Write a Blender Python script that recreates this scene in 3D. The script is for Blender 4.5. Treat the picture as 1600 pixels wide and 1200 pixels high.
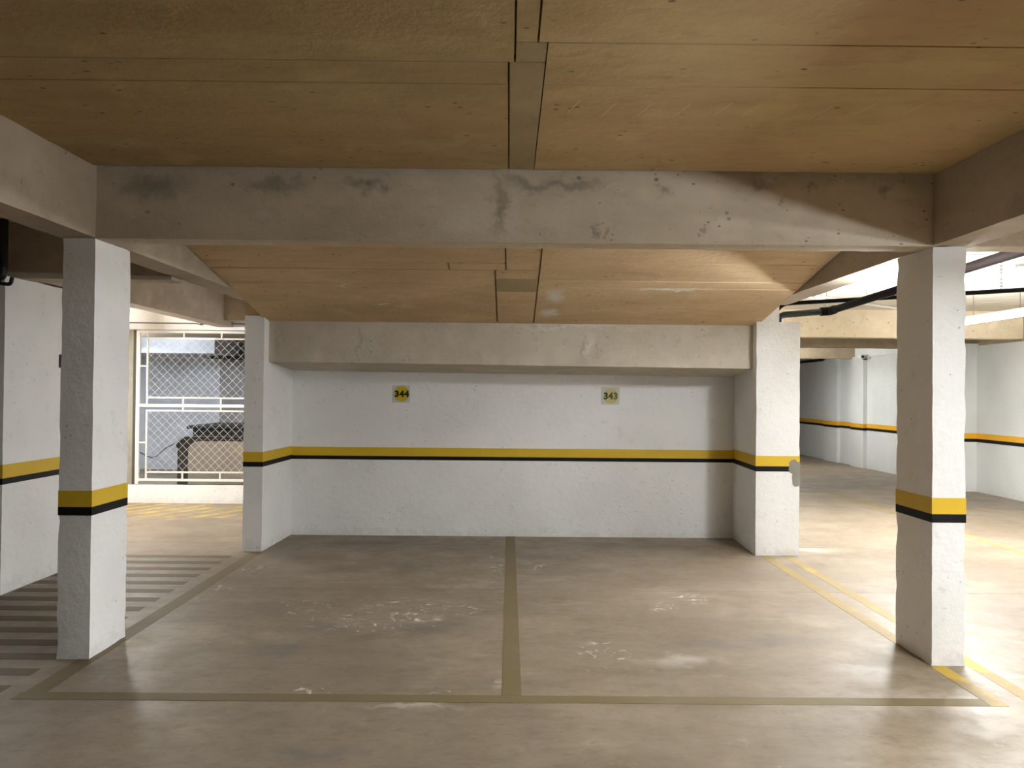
import bpy, bmesh, math, random
from mathutils import Vector, Matrix, noise
random.seed(7)
for o in list(bpy.data.objects):
    bpy.data.objects.remove(o)
scene = bpy.context.scene
COL = scene.collection

# ------------------------------------------------------------------ camera
YAW, PITCH, ROLL = 0.0039, 0.0112, 0.0089
FPX, CAMH = 1202.0, 1.55
cam_d = bpy.data.cameras.new('camera')
cam_d.sensor_fit = 'HORIZONTAL'
cam_d.sensor_width = 36.0
cam_d.lens = FPX / 1600.0 * 36.0
cam_d.clip_start, cam_d.clip_end = 0.05, 100
cam = bpy.data.objects.new('camera', cam_d)
COL.objects.link(cam)
fwd = Vector((math.sin(YAW) * math.cos(PITCH), math.cos(YAW) * math.cos(PITCH), math.sin(PITCH)))
rgt = Vector((math.cos(YAW), -math.sin(YAW), 0))
upv = rgt.cross(fwd)
r2 = rgt * math.cos(ROLL) + upv * math.sin(ROLL)
u2 = upv * math.cos(ROLL) - rgt * math.sin(ROLL)
m = Matrix((r2, u2, -fwd)).transposed().to_4x4()
m.translation = (0, 0, CAMH)
cam.matrix_world = m
scene.camera = cam

# ------------------------------------------------------------------ world, exposure
w = bpy.data.worlds.new('world')
scene.world = w
w.use_nodes = True
w.node_tree.nodes['Background'].inputs[0].default_value = (0.9, 0.95, 1.0, 1)
w.node_tree.nodes['Background'].inputs[1].default_value = 0.0
scene.view_settings.view_transform = 'Standard'
scene.view_settings.look = 'None'
scene.view_settings.gamma = 1.0
scene.view_settings.use_curve_mapping = False
scene.view_settings.exposure = 1.08
scene.cycles.adaptive_threshold = 0.03
scene.cycles.caustics_reflective = False
scene.cycles.caustics_refractive = False
TUBE = 150.0           # radiance of a fluorescent tube

# ------------------------------------------------------------------ node helper
class NT:
    def __init__(s, name):
        s.m = bpy.data.materials.new(name)
        s.m.use_nodes = True
        s.t = s.m.node_tree
        s.b = s.t.nodes['Principled BSDF']
        s.pos = s.t.nodes.new('ShaderNodeNewGeometry').outputs['Position']
    def n(s, ty, **kw):
        nd = s.t.nodes.new(ty)
        for k, v in kw.items():
            setattr(nd, k, v)
        return nd
    def link(s, a, b):
        s.t.links.new(a, b)
    def val(s, sock, v):
        if isinstance(v, bpy.types.NodeSocket):
            s.link(v, sock)
        else:
            sock.default_value = v
    def math(s, op, a, b=0.0, clamp=False):
        nd = s.n('ShaderNodeMath', operation=op, use_clamp=clamp)
        s.val(nd.inputs[0], a)
        s.val(nd.inputs[1], b)
        return nd.outputs[0]
    def vmath(s, op, a, b=(0, 0, 0)):
        nd = s.n('ShaderNodeVectorMath', operation=op)
        s.val(nd.inputs[0], a)
        s.val(nd.inputs[1], b)
        return nd.outputs['Value'] if op in ('LENGTH', 'DOT_PRODUCT', 'DISTANCE') else nd.outputs[0]
    def noise(s, scale, detail=4, rough=0.55, stretch=(1, 1, 1), off=(0, 0, 0), col=False, dist=0.0):
        v = s.vmath('MULTIPLY', s.vmath('ADD', s.pos, off), stretch)
        nd = s.n('ShaderNodeTexNoise')
        s.link(v, nd.inputs['Vector'])
        nd.inputs['Scale'].default_value = scale
        nd.inputs['Detail'].default_value = detail
        nd.inputs['Roughness'].default_value = rough
        nd.inputs['Distortion'].default_value = dist
        return nd.outputs['Color'] if col else nd.outputs['Fac']
    def voro(s, scale, stretch=(1, 1, 1), off=(0, 0, 0)):
        v = s.vmath('MULTIPLY', s.vmath('ADD', s.pos, off), stretch)
        nd = s.n('ShaderNodeTexVoronoi')
        s.link(v, nd.inputs['Vector'])
        nd.inputs['Scale'].default_value = scale
        return nd.outputs['Distance']
    def rng(s, v, a, b, c=0.0, d=1.0, smooth=True):
        nd = s.n('ShaderNodeMapRange', interpolation_type='SMOOTHSTEP' if smooth else 'LINEAR')
        s.val(nd.inputs['Value'], v)
        nd.inputs['From Min'].default_value = a
        nd.inputs['From Max'].default_value = b
        nd.inputs['To Min'].default_value = c
        nd.inputs['To Max'].default_value = d
        return nd.outputs['Result']
    def mix(s, f, a, b, mode='MIX'):
        nd = s.n('ShaderNodeMix', data_type='RGBA', blend_type=mode)
        s.val(nd.inputs[0], f)
        s.val(nd.inputs[6], a if isinstance(a, bpy.types.NodeSocket) else (*a, 1))
        s.val(nd.inputs[7], b if isinstance(b, bpy.types.NodeSocket) else (*b, 1))
        return nd.outputs[2]
    def spots(s, lst, wob=0.12, wscale=6.0, soft=0.55):
        """irregular stains: list of (centre xyz, radii xyz)"""
        key = (wob, wscale)
        if not hasattr(s, 'cache'): s.cache = {}
        if key not in s.cache:
            s.cache[key] = s.noise(wscale, 3, 0.65, col=True)
        nz = s.cache[key]
        p = s.vmath('ADD', s.pos, s.vmath('MULTIPLY', s.vmath('SUBTRACT', nz, (0.5, 0.5, 0.5)), (wob, wob, wob)))
        out = None
        for c, r in lst:
            q = s.vmath('DIVIDE', s.vmath('SUBTRACT', p, c), r)
            f = s.rng(s.vmath('LENGTH', q), 1.0, soft)
            out = f if out is None else s.math('MAXIMUM', out, f)
        return out
    def finish(s, col, rough=0.8, bump=None, bstr=0.2, bdist=0.01, spec=0.3, metal=0.0):
        s.val(s.b.inputs['Base Color'], col if isinstance(col, bpy.types.NodeSocket) else (*col, 1))
        s.val(s.b.inputs['Roughness'], rough)
        s.b.inputs['Specular IOR Level'].default_value = spec
        s.b.inputs['Metallic'].default_value = metal
        if bump is not None:
            bn = s.n('ShaderNodeBump')
            bn.inputs['Strength'].default_value = bstr
            bn.inputs['Distance'].default_value = bdist
            s.link(bump, bn.inputs['Height'])
            s.link(bn.outputs[0], s.b.inputs['Normal'])
        return s.m

def plain(name, col, rough=0.5, metal=0.0, spec=0.4, var=0.06):
    t = NT(name)
    n1 = t.noise(9, 2)
    c = t.mix(n1, tuple(x * (1 - var) for x in col), tuple(min(1, x * (1 + var)) for x in col))
    return t.finish(c, rough, metal=metal, spec=spec)

def white_paint(name, base=(0.86, 0.865, 0.86), dirt=1.0, spots=None, pits=1.0):
    t = NT(name)
    c = t.mix(t.rng(t.noise(1.3, 2), 0.35, 0.7), base, tuple(x * 0.93 for x in base))
    c = t.mix(t.rng(t.noise(7, 4, 0.7), 0.56, 0.8, 0, 0.35), c, (0.55, 0.53, 0.5))
    vd = t.voro(17, off=(3, 1, 2))
    sel = t.rng(t.noise(3.0, 2, off=(9, 2, 4)), 0.55, 0.62)
    pit = t.math('MULTIPLY', t.rng(vd, 0.16, 0.06), sel)
    c = t.mix(t.math('MULTIPLY', pit, 0.6 * pits), c, (0.3, 0.28, 0.26))
    sep = t.n('ShaderNodeSeparateXYZ')
    t.link(t.pos, sep.inputs[0])
    zz = sep.outputs['Z']
    low = t.math('MULTIPLY', t.rng(t.math('ADD', zz, t.rng(t.noise(11, 2, 0.7), 0.2, 0.8, -0.08, 0.08)), 0.09, 0.0), 0.14 * dirt)
    c = t.mix(low, c, (0.36, 0.31, 0.25))
    scr = t.math('MULTIPLY', t.rng(t.noise(5, 3, 0.75, stretch=(1, 1, 3.5), off=(4, 4, 4)), 0.66, 0.76), 0.35 * dirt)
    c = t.mix(scr, c, (0.38, 0.36, 0.34))
    if spots:
        c = t.mix(t.math('MULTIPLY', t.spots(spots, 0.1, 9, 0.7), 0.9), c, (0.33, 0.31, 0.28))
    h = t.noise(18, 2, 0.62)
    return t.finish(c, 0.75, h, 0.42, 0.012, 0.25)

def concrete(name, light, dark, dark_spots=None, pale_spots=None, pale=(0.62, 0.63, 0.60), dk=(0.13, 0.10, 0.075),
             grain=(1, 1, 1), flecks=0.7, dstr=0.7, pstr=0.7, hue=None, pits=None):
    t = NT(name)
    c = t.mix(t.rng(t.noise(1.6, 3, 0.62, stretch=grain), 0.3, 0.72), light, dark)
    if hue:
        c = t.mix(t.rng(t.noise(0.9, 3, 0.6, off=(11, 3, 2)), 0.4, 0.62, 0, 0.55), c, hue)
    c = t.mix(t.rng(t.noise(9, 4, 0.72, stretch=grain, off=(5, 5, 5)), 0.5, 0.85, 0, 0.5), c, tuple(x * 0.62 for x in dark))
    c = t.mix(t.rng(t.noise(3.3, 2, 0.6, off=(2, 7, 1)), 0.52, 0.8, 0, 0.5), c, tuple(min(1, x * 1.2) for x in light))
    vd = t.voro(13, stretch=(0.8, 1.4, 1), off=(1, 2, 3))
    sel = t.rng(t.noise(4.0, 2, off=(1, 8, 3)), 0.54, 0.6)
    fl = t.math('MULTIPLY', t.rng(vd, 0.20, 0.08), sel)
    c = t.mix(t.math('MULTIPLY', fl, flecks), c, tuple(x * 0.8 for x in dk))
    if pits:
        v2 = t.voro(26, stretch=(0.7, 1, 1.2), off=(4, 4, 4))
        sep = t.n('ShaderNodeSeparateXYZ')
        t.link(t.pos, sep.inputs[0])
        k = t.math('MULTIPLY', t.rng(sep.outputs['X'], 0.1, 0.9, 0.15, 1.0), t.rng(t.noise(6.0, 2, off=(3, 3, 9)), 0.5, 0.58))
        c = t.mix(t.math('MULTIPLY', t.math('MULTIPLY', t.rng(v2, 0.22, 0.10), k), pits), c, (0.12, 0.095, 0.07))
    if dark_spots:
        c = t.mix(t.math('MULTIPLY', t.spots(dark_spots, 0.26, 7, 0.0), dstr), c, dk)
    if pale_spots:
        c = t.mix(t.math('MULTIPLY', t.spots(pale_spots, 0.26, 7, 0.1), pstr), c, pale)
    h = t.noise(22, 2, 0.65)
    return t.finish(c, 0.88, h, 0.3, 0.012, 0.2)

# ------------------------------------------------------------------ materials
M = {}
M['white'] = white_paint('white_wall_paint')
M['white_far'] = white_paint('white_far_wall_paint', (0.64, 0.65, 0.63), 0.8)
M['ceil'] = concrete('formwork_concrete_brown', (0.45, 0.345, 0.18), (0.36, 0.262, 0.13), grain=(0.5, 1.6, 1), flecks=0.8, hue=(0.43, 0.29, 0.155))
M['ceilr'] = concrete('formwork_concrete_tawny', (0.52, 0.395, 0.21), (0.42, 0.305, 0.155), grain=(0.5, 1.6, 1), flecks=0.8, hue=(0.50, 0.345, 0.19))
M['chalk'] = plain('pale_scrape', (0.60, 0.49, 0.32), 0.9, spec=0.1)
M['ceil2'] = concrete('formwork_concrete_tan', (0.66, 0.50, 0.315), (0.53, 0.39, 0.235), grain=(0.5, 1.6, 1), flecks=0.8,
                      pale_spots=[((0.40, 6.72, 2.4), (0.13, 0.26, 0.3)), ((0.38, 7.2, 2.3), (0.12, 0.2, 0.3)),
                                  ((1.35, 6.52, 2.44), (0.45, 0.05, 0.3)), ((-1.4, 6.5, 2.44), (0.06, 0.05, 0.3)),
                                  ((-1.15, 7.0, 2.36), (0.12, 0.03, 0.3))], pstr=1.0, pale=(0.74, 0.73, 0.68))
M['ceil3'] = concrete('formwork_strip_grey', (0.42, 0.335, 0.205), (0.34, 0.27, 0.155), grain=(1, 1, 1), flecks=0.3)
M['beamf'] = concrete('cast_beam_concrete', (0.61, 0.535, 0.425), (0.48, 0.415, 0.315), grain=(0.8, 1, 1.6), flecks=0.9, pits=0.8,
    dark_spots=[((-2.06, 4.43, 2.72), (0.32, 0.3, 0.12)), ((-1.36, 4.43, 2.74), (0.26, 0.3, 0.08)), ((-0.84, 4.43, 2.75), (0.2, 0.3, 0.06)),
                ((-0.73, 4.43, 2.72), (0.07, 0.3, 0.07)), ((-0.07, 4.43, 2.62), (0.06, 0.3, 0.26)), ((0.12, 4.43, 2.76), (0.22, 0.3, 0.07)),
                ((0.30, 4.43, 2.76), (0.4, 0.3, 0.05)), ((0.873, 4.43, 2.73), (0.055, 0.3, 0.045)), ((1.45, 4.43, 2.77), (0.16, 0.3, 0.06)),
                ((1.58, 4.43, 2.66), (0.025, 0.3, 0.06)), ((0.49, 4.43, 2.51), (0.025, 0.3, 0.06)), ((0.556, 4.43, 2.5), (0.03, 0.3, 0.04)),
                ((2.17, 4.43, 2.75), (0.07, 0.3, 0.06)), ((1.1, 4.43, 2.49), (0.02, 0.3, 0.04)), ((1.75, 4.43, 2.76), (0.05, 0.3, 0.05))],
    dk=(0.25, 0.225, 0.185), dstr=0.75,
    pale_spots=[((0.03, 4.43, 2.55), (0.06, 0.3, 0.2)), ((-0.3, 4.43, 2.55), (0.25, 0.3, 0.1))], pstr=0.3)
M['beamb'] = concrete('cast_beam_concrete_grey', (0.60, 0.55, 0.46), (0.50, 0.45, 0.37), flecks=0.6,
    dark_spots=[((-1.48, 7.55, 2.05), (0.02, 0.3, 0.2)), ((-2.27, 7.55, 2.0), (0.05, 0.3, 0.2)), ((0.72, 7.55, 2.0), (0.04, 0.3, 0.16)), ((0.86, 7.55, 2.0), (0.03, 0.3, 0.16))],
    dk=(0.36, 0.32, 0.25), dstr=0.6,
    pale_spots=[((0.78, 7.55, 2.0), (0.05, 0.3, 0.2)), ((0.6, 7.55, 2.2), (0.95, 0.3, 0.035))], pale=(0.66, 0.67, 0.64), pstr=0.7)
M['beam'] = concrete('beam_concrete', (0.50, 0.43, 0.345), (0.39, 0.33, 0.255), grain=(1, 0.7, 1.4), flecks=0.5)
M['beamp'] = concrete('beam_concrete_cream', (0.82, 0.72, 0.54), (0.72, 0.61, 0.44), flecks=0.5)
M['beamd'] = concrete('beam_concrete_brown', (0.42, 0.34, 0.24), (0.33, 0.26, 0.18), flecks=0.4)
M['slabr'] = concrete('slab_concrete_pale', (0.70, 0.65, 0.55), (0.62, 0.565, 0.46), grain=(0.5, 1.6, 1), flecks=0.5)
M['grey'] = concrete('store_wall_render', (0.58, 0.58, 0.60), (0.50, 0.50, 0.52), flecks=0.2)
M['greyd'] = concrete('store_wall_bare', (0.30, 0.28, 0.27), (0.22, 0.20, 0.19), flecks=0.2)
M['greyj'] = concrete('grey_jamb_render', (0.30, 0.285, 0.24), (0.24, 0.225, 0.185), flecks=0.2)  # jamb toned darker and greyer than the gate wall
M['yellow'] = plain('yellow_band_paint', (0.66, 0.44, 0.025), 0.55)
M['orange'] = plain('orange_band_paint', (0.70, 0.36, 0.02), 0.55)
M['black'] = plain('black_band_paint', (0.007, 0.0065, 0.007), 0.6, spec=0.2)
M['pipe'] = plain('dark_pipe_paint', (0.0055, 0.0036, 0.003), 0.75, spec=0.06)
M['blackpipe'] = plain('black_pipe_paint', (0.008, 0.008, 0.008), 0.5)
M['gate'] = plain('cream_gate_paint', (0.80, 0.77, 0.70), 0.5)
M['wire'] = plain('galvanised_wire', (0.75, 0.73, 0.69), 0.45)
M['steel'] = plain('dark_wire', (0.18, 0.17, 0.16), 0.5, 0.5)
M['conduit'] = plain('grey_conduit', (0.55, 0.56, 0.55), 0.5)
M['boxgrey'] = plain('grey_box_plastic', (0.34, 0.32, 0.30), 0.5)
M['lampbody'] = plain('lamp_housing_white', (0.80, 0.81, 0.82), 0.4)
M['darkmetal'] = plain('dark_brown_metal', (0.05, 0.038, 0.03), 0.6, var=0.3)
M['camwhite'] = plain('camera_white', (0.75, 0.75, 0.73), 0.4)
M['plate1'] = plain('sign_plate', (0.60, 0.60, 0.63), 0.4)
M['plate2'] = plain('sign_plate_aged', (0.56, 0.57, 0.55), 0.4)
M['disc1'] = plain('sign_disc_yellow', (0.62, 0.47, 0.03), 0.4)
M['ink1'] = plain('sign_ink', (0.008, 0.006, 0.012), 0.4)
M['patch'] = concrete('grey_mortar', (0.31, 0.29, 0.25), (0.23, 0.215, 0.185), flecks=0.3)

def tube_mat(name, col, k):
    t = NT(name)
    t.b.inputs['Base Color'].default_value = (0.9, 0.9, 0.9, 1)
    t.b.inputs['Emission Color'].default_value = (*col, 1)
    t.b.inputs['Emission Strength'].default_value = k
    return t.m
M['tube'] = tube_mat('lit_tube', (0.97, 0.985, 1.0), TUBE * 1.3)
M['tube_main'] = tube_mat('lit_tube_main', (0.95, 0.98, 1.0), TUBE * 1.1)
M['tube_side'] = tube_mat('lit_tube_side', (0.95, 0.98, 1.0), TUBE * 2.1)
M['tube_cool'] = tube_mat('lit_tube_cool', (0.74, 0.86, 1.0), TUBE * 1.5)
M['tube_added'] = tube_mat('lit_tube_added', (0.97, 0.985, 1.0), TUBE * 2.8)  # for the lamp added to brighten the cream beam
M['tube_left'] = tube_mat('lit_tube_left', (0.95, 0.96, 1.0), TUBE * 1.3)
M['tube_warm'] = tube_mat('lit_tube_warm', (1.0, 0.98, 0.94), TUBE * 1.35)
M['tube_far'] = tube_mat('lit_tube_far', (0.97, 0.99, 1.0), TUBE * 0.8)

def disc_faded():
    t = NT('sign_disc_faded')
    c = t.mix(t.rng(t.noise(30, 4), 0.35, 0.65), (0.52, 0.46, 0.12), (0.58, 0.53, 0.28))
    return t.finish(c, 0.5)
M['disc2'] = disc_faded()
def ink_faded():
    t = NT('sign_ink_faded')
    sep = t.n('ShaderNodeSeparateXYZ')
    t.link(t.pos, sep.inputs[0])
    c = t.mix(t.rng(sep.outputs['X'], 1.03, 1.17), (0.03, 0.022, 0.008), (0.14, 0.125, 0.035))
    return t.finish(c, 0.5)
M['ink2'] = ink_faded()

def floor_colour(t):
    c = t.mix(t.rng(t.noise(0.75, 4, 0.62), 0.3, 0.7), (0.20, 0.155, 0.105), (0.275, 0.22, 0.155))
    c = t.mix(t.rng(t.noise(2.3, 4, 0.7, stretch=(0.6, 1.5, 1), off=(3, 1, 0)), 0.42, 0.78, 0, 0.6), c, (0.142, 0.111, 0.075))
    c = t.mix(t.rng(t.noise(1.6, 4, 0.68, stretch=(0.7, 1.3, 1), off=(7, 4, 0)), 0.52, 0.75, 0, 0.7), c, (0.36, 0.295, 0.215))
    c = t.mix(t.rng(t.noise(13, 5, 0.78, stretch=(0.8, 1.2, 1), off=(1, 1, 0)), 0.44, 0.76, 0, 0.62), c, (0.125, 0.098, 0.07))
    c = t.mix(t.rng(t.noise(10, 4, 0.8, off=(8, 3, 0)), 0.56, 0.78, 0, 0.55), c, (0.40, 0.33, 0.255))
    return c
def floor_mat():
    t = NT('trowelled_concrete_floor')
    c = floor_colour(t)
    dks = [((-0.87, 6.85, 0), (0.42, 0.25, 1)), ((0.48, 6.75, 0), (0.5, 0.3, 1)), ((0.2, 7.3, 0), (0.8, 0.25, 1)), ((-1.37, 4.62, 0), (0.22, 0.22, 1)),
           ((-1.2, 5.05, 0), (0.35, 0.18, 1)), ((1.7, 4.85, 0), (0.42, 0.17, 1)), ((1.25, 4.75, 0), (0.5, 0.14, 1)), ((-1.3, 7.85, 0), (0.9, 0.25, 1)), ((0.1, 6.3, 0), (0.25, 0.2, 1)),
           ((1.2, 7.85, 0), (1.2, 0.28, 1)), ((-0.5, 5.1, 0), (0.5, 0.25, 1)), ((6.2, 14.0, 0), (1.4, 1.6, 1)), ((-0.8, 3.3, 0), (0.25, 0.12, 1)), ((5.6, 13.0, 0), (1.0, 0.5, 1)), ((7.0, 11.6, 0), (0.5, 1.5, 1))]
    c = t.mix(t.math('MULTIPLY', t.spots(dks, 0.4, 4.0, 0.05), 0.75), c, (0.15, 0.13, 0.11))
    pls = [((1.05, 4.5, 0), (0.28, 0.16, 1)), ((3.05, 7.7, 0), (0.3, 0.15, 1)), ((-0.45, 3.83, 0), (0.35, 0.04, 1)), ((2.1, 3.9, 0), (0.5, 0.2, 1)), ((2.1, 4.35, 0), (0.3, 0.15, 1)), ((-0.06, 4.12, 0), (0.04, 0.12, 1))]
    c = t.mix(t.math('MULTIPLY', t.spots(pls, 0.4, 4.0, 0.0), 0.35), c, (0.66, 0.62, 0.56))
    # curled white tyre and chalk scuffs: thin ridges inside a few patches
    scf = [((-2.17, 6.68, 0), (0.20, 0.22, 1)), ((-2.2, 6.05, 0), (0.22, 0.1, 1)), ((-1.45, 5.6, 0), (0.30, 0.2, 1)), ((-0.72, 5.45, 0), (0.38, 0.5, 1)),
           ((-0.3, 5.5, 0), (0.2, 0.2, 1)), ((1.38, 5.85, 0), (0.17, 0.2, 1)), ((1.15, 5.63, 0), (0.1, 0.12, 1)), ((0.62, 4.66, 0), (0.22, 0.22, 1)), ((-1.0, 4.0, 0), (0.15, 0.08, 1)),
           ((-0.3, 3.99, 0), (0.15, 0.05, 1)), ((-0.1, 6.9, 0), (0.1, 0.5, 1)), ((0.25, 6.95, 0), (0.2, 0.2, 1)), ((-1.0, 5.15, 0), (0.4, 0.3, 1))]
    rid = t.math('ABSOLUTE', t.math('SUBTRACT', t.noise(4.2, 2, 0.5, stretch=(1, 1, 1), off=(2, 9, 0), dist=1.2), 0.5))
    rl = t.math('MULTIPLY', t.rng(rid, 0.022, 0.006), t.rng(t.noise(14, 2, 0.7, off=(6, 2, 0)), 0.45, 0.6))
    c = t.mix(t.math('MULTIPLY', t.math('MULTIPLY', rl, t.spots(scf, 0.4, 4.0, 0.5)), 0.75), c, (0.82, 0.80, 0.77))
    rough = t.rng(t.noise(3.0, 3, 0.7, off=(5, 5, 0)), 0.3, 0.75, 0.40, 0.62)
    h = t.noise(6.0, 3, 0.6)
    return t.finish(c, rough, h, 0.14, 0.015, 0.45)
M['floor'] = floor_mat()
def line_mat(name, paint, wear, extra=None, base=(0.24, 0.172, 0.065)):
    t = NT(name)
    c0 = floor_colour(t)
    c0 = t.mix(0.6, c0, base)
    f = t.rng(t.noise(2.2, 4, 0.7, off=(4, 2, 0)), wear - 0.14, wear + 0.14, 0.12, 0.85)
    if extra:
        f = t.math('MAXIMUM', f, t.spots(extra, 0.1, 6, 0.5))
    c = t.mix(f, c0, paint)
    return t.finish(c, 0.6, spec=0.3)
M['line'] = line_mat('worn_yellow_line', (0.48, 0.325, 0.05), 0.68, [((2.5, 4.33, 0), (0.12, 0.2, 1)), ((2.7, 4.5, 0), (0.1, 0.22, 1)), ((0.03, 8.1, 0), (0.1, 0.3, 1)), ((-2.45, 4.4, 0), (0.2, 0.08, 1))])
M['line_shaded'] = line_mat('worn_line_shaded', (0.155, 0.118, 0.048), 0.45, base=(0.14, 0.107, 0.058))  # worn yellow paint with the shade of the bay put into its colour
M['hatch'] = line_mat('shaded_hatch_paint', (0.105, 0.08, 0.042), 0.3, base=(0.115, 0.09, 0.05))  # hatch yellow darkened, the aisle's shade put into the colour
M['hatchy'] = line_mat('bright_hatch_paint', (0.62, 0.43, 0.09), 0.5)

def tank_mat():
    t = NT('tank_beige')
    c = t.mix(t.rng(t.noise(2.0, 6, 0.6), 0.3, 0.7), (0.42, 0.36, 0.28), (0.34, 0.30, 0.25))
    c = t.mix(t.spots([((-3.9, 12.2, 0.6), (0.7, 2, 0.16))], 0.2, 4, 0.2), c, (0.52, 0.40, 0.25))
    return t.finish(c, 0.6)
M['tank'] = tank_mat()

# ------------------------------------------------------------------ mesh helpers
def meta(o, label=None, cat=None, group=None, kind=None):
    if label: o['label'] = label
    if cat: o['category'] = cat
    if group: o['group'] = group
    if kind: o['kind'] = kind
    return o
def origin_of(p):
    v = Vector((0, 0, 0))
    while p is not None:
        v += p.location
        p = p.parent
    return v
def obj(name, vf, mat, parent=None, origin=None, smooth=None):
    """mesh object from world-space verts; origin = world point of the object's origin"""
    verts, faces = vf
    par = origin_of(parent)
    o0 = Vector(origin) if origin is not None else par
    me = bpy.data.meshes.new(name)
    me.from_pydata([tuple(Vector(v) - o0) for v in verts], [], faces)
    me.materials.append(M[mat])
    me.update()
    if smooth:
        for p in me.polygons: p.use_smooth = True
        me.set_sharp_from_angle(angle=math.radians(smooth))
    o = bpy.data.objects.new(name, me)
    o.location = o0 - par
    if parent is not None: o.parent = parent
    COL.objects.link(o)
    return o
def empty(name, loc):
    o = bpy.data.objects.new(name, None)
    o.empty_display_size = 0.1
    o.location = loc
    COL.objects.link(o)
    return o
def cat_vf(*l):
    V, Fc = [], []
    for v, f in l:
        k = len(V)
        V += list(v)
        Fc += [tuple(i + k for i in q) for q in f]
    return V, Fc
def box(x0, x1, y0, y1, z0, z1):
    v = [(x0, y0, z0), (x1, y0, z0), (x1, y1, z0), (x0, y1, z0), (x0, y0, z1), (x1, y0, z1), (x1, y1, z1), (x0, y1, z1)]
    return v, [(0, 3, 2, 1), (4, 5, 6, 7), (0, 1, 5, 4), (1, 2, 6, 5), (2, 3, 7, 6), (3, 0, 4, 7)]
def cbox(x0, x1, y0, y1, z0, z1, c=0.006):
    """box with chamfered edges"""
    bm = bmesh.new()
    v, f = box(x0, x1, y0, y1, z0, z1)
    bv = [bm.verts.new(p) for p in v]
    for q in f: bm.faces.new([bv[i] for i in q])
    bmesh.ops.bevel(bm, geom=bm.edges[:], offset=c, segments=1, affect='EDGES', profile=0.5)
    bm.verts.index_update()
    r = [tuple(p.co) for p in bm.verts], [tuple(q.index for q in fc.verts) for fc in bm.faces]
    bm.free()
    return r
def lin(a, b, seg):
    n = max(1, int(round((b - a) / seg)))
    return [a + (b - a) * i / n for i in range(n + 1)]
def rbox(x0, x1, y0, y1, z0, z1, seg=0.07, amp=0.004, eamp=0.006, zf=None):
    """hand-cast block: gridded faces, corners nibbled inwards; zf(x,y,z) may bend z"""
    xs, ys, zs = lin(x0, x1, seg), lin(y0, y1, seg), lin(z0, z1, seg)
    idx, V, Fc = {}, [], []
    nx, ny, nz = len(xs) - 1, len(ys) - 1, len(zs) - 1
    def vid(i, j, k):
        if (i, j, k) in idx: return idx[(i, j, k)]
        x, y, z = xs[i], ys[j], zs[k]
        sx = 1 if i == 0 else (-1 if i == nx else 0)
        sy = 1 if j == 0 else (-1 if j == ny else 0)
        sz = 1 if k == 0 else (-1 if k == nz else 0)
        cnt = abs(sx) + abs(sy) + abs(sz)
        p = Vector((x, y, z))
        a = amp * (0.5 + 0.5 * noise.noise(p * 2.3))
        if cnt >= 2:
            a += eamp * max(0.0, noise.noise(p * 9.1 + Vector((3, 1, 7))) + 0.15)
        q = p + Vector((sx, sy, 0)) * a
        if sz and cnt >= 2 and z > 0.01: q.z += sz * a * 0.7
        if zf: q.z = zf(q.x, q.y, q.z)
        idx[(i, j, k)] = len(V)
        V.append(tuple(q))
        return idx[(i, j, k)]
    for i in range(nx):
        for j in range(ny):
            Fc.append((vid(i, j, 0), vid(i, j + 1, 0), vid(i + 1, j + 1, 0), vid(i + 1, j, 0)))
            Fc.append((vid(i, j, nz), vid(i + 1, j, nz), vid(i + 1, j + 1, nz), vid(i, j + 1, nz)))
    for i in range(nx):
        for k in range(nz):
            Fc.append((vid(i, 0, k), vid(i + 1, 0, k), vid(i + 1, 0, k + 1), vid(i, 0, k + 1)))
            Fc.append((vid(i, ny, k), vid(i, ny, k + 1), vid(i + 1, ny, k + 1), vid(i + 1, ny, k)))
    for j in range(ny):
        for k in range(nz):
            Fc.append((vid(0, j, k), vid(0, j, k + 1), vid(0, j + 1, k + 1), vid(0, j + 1, k)))
            Fc.append((vid(nx, j, k), vid(nx, j + 1, k), vid(nx, j + 1, k + 1), vid(nx, j, k + 1)))
    return V, Fc
def tubev(pts, r, n=10, closed=False):
    """round tube along a polyline"""
    pts = [Vector(p) for p in pts]
    V, Fc = [], []
    m_ = len(pts)
    prev = None
    for i, p in enumerate(pts):
        if closed:
            d = (pts[(i + 1) % m_] - pts[i - 1]).normalized()
        else:
            d = (pts[min(i + 1, m_ - 1)] - pts[max(i - 1, 0)]).normalized()
        if prev is None:
            a = Vector((0, 0, 1)) if abs(d.z) < 0.9 else Vector((1, 0, 0))
            u = d.cross(a).normalized()
        else:
            u = (prev - d * prev.dot(d)).normalized()
        prev = u
        v = d.cross(u)
        for k in range(n):
            t = 2 * math.pi * k / n
            V.append(tuple(p + (u * math.cos(t) + v * math.sin(t)) * r))
    rng_ = m_ if closed else m_ - 1
    for i in range(rng_):
        for k in range(n):
            a, b = i * n + k, i * n + (k + 1) % n
            c, d = ((i + 1) % m_) * n + (k + 1) % n, ((i + 1) % m_) * n + k
            Fc.append((a, b, c, d))
    if not closed:
        Fc.append(tuple(range(n - 1, -1, -1)))
        Fc.append(tuple(range((m_ - 1) * n, m_ * n)))
    return V, Fc
def bend(a, b, c, r, n=6):
    """points rounding the corner b between a and c"""
    a, b, c = Vector(a), Vector(b), Vector(c)
    p, q = b + (a - b).normalized() * r, b + (c - b).normalized() * r
    return [tuple((1 - t) ** 2 * p + 2 * t * (1 - t) * b + t * t * q) for t in [i / n for i in range(n + 1)]]

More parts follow.
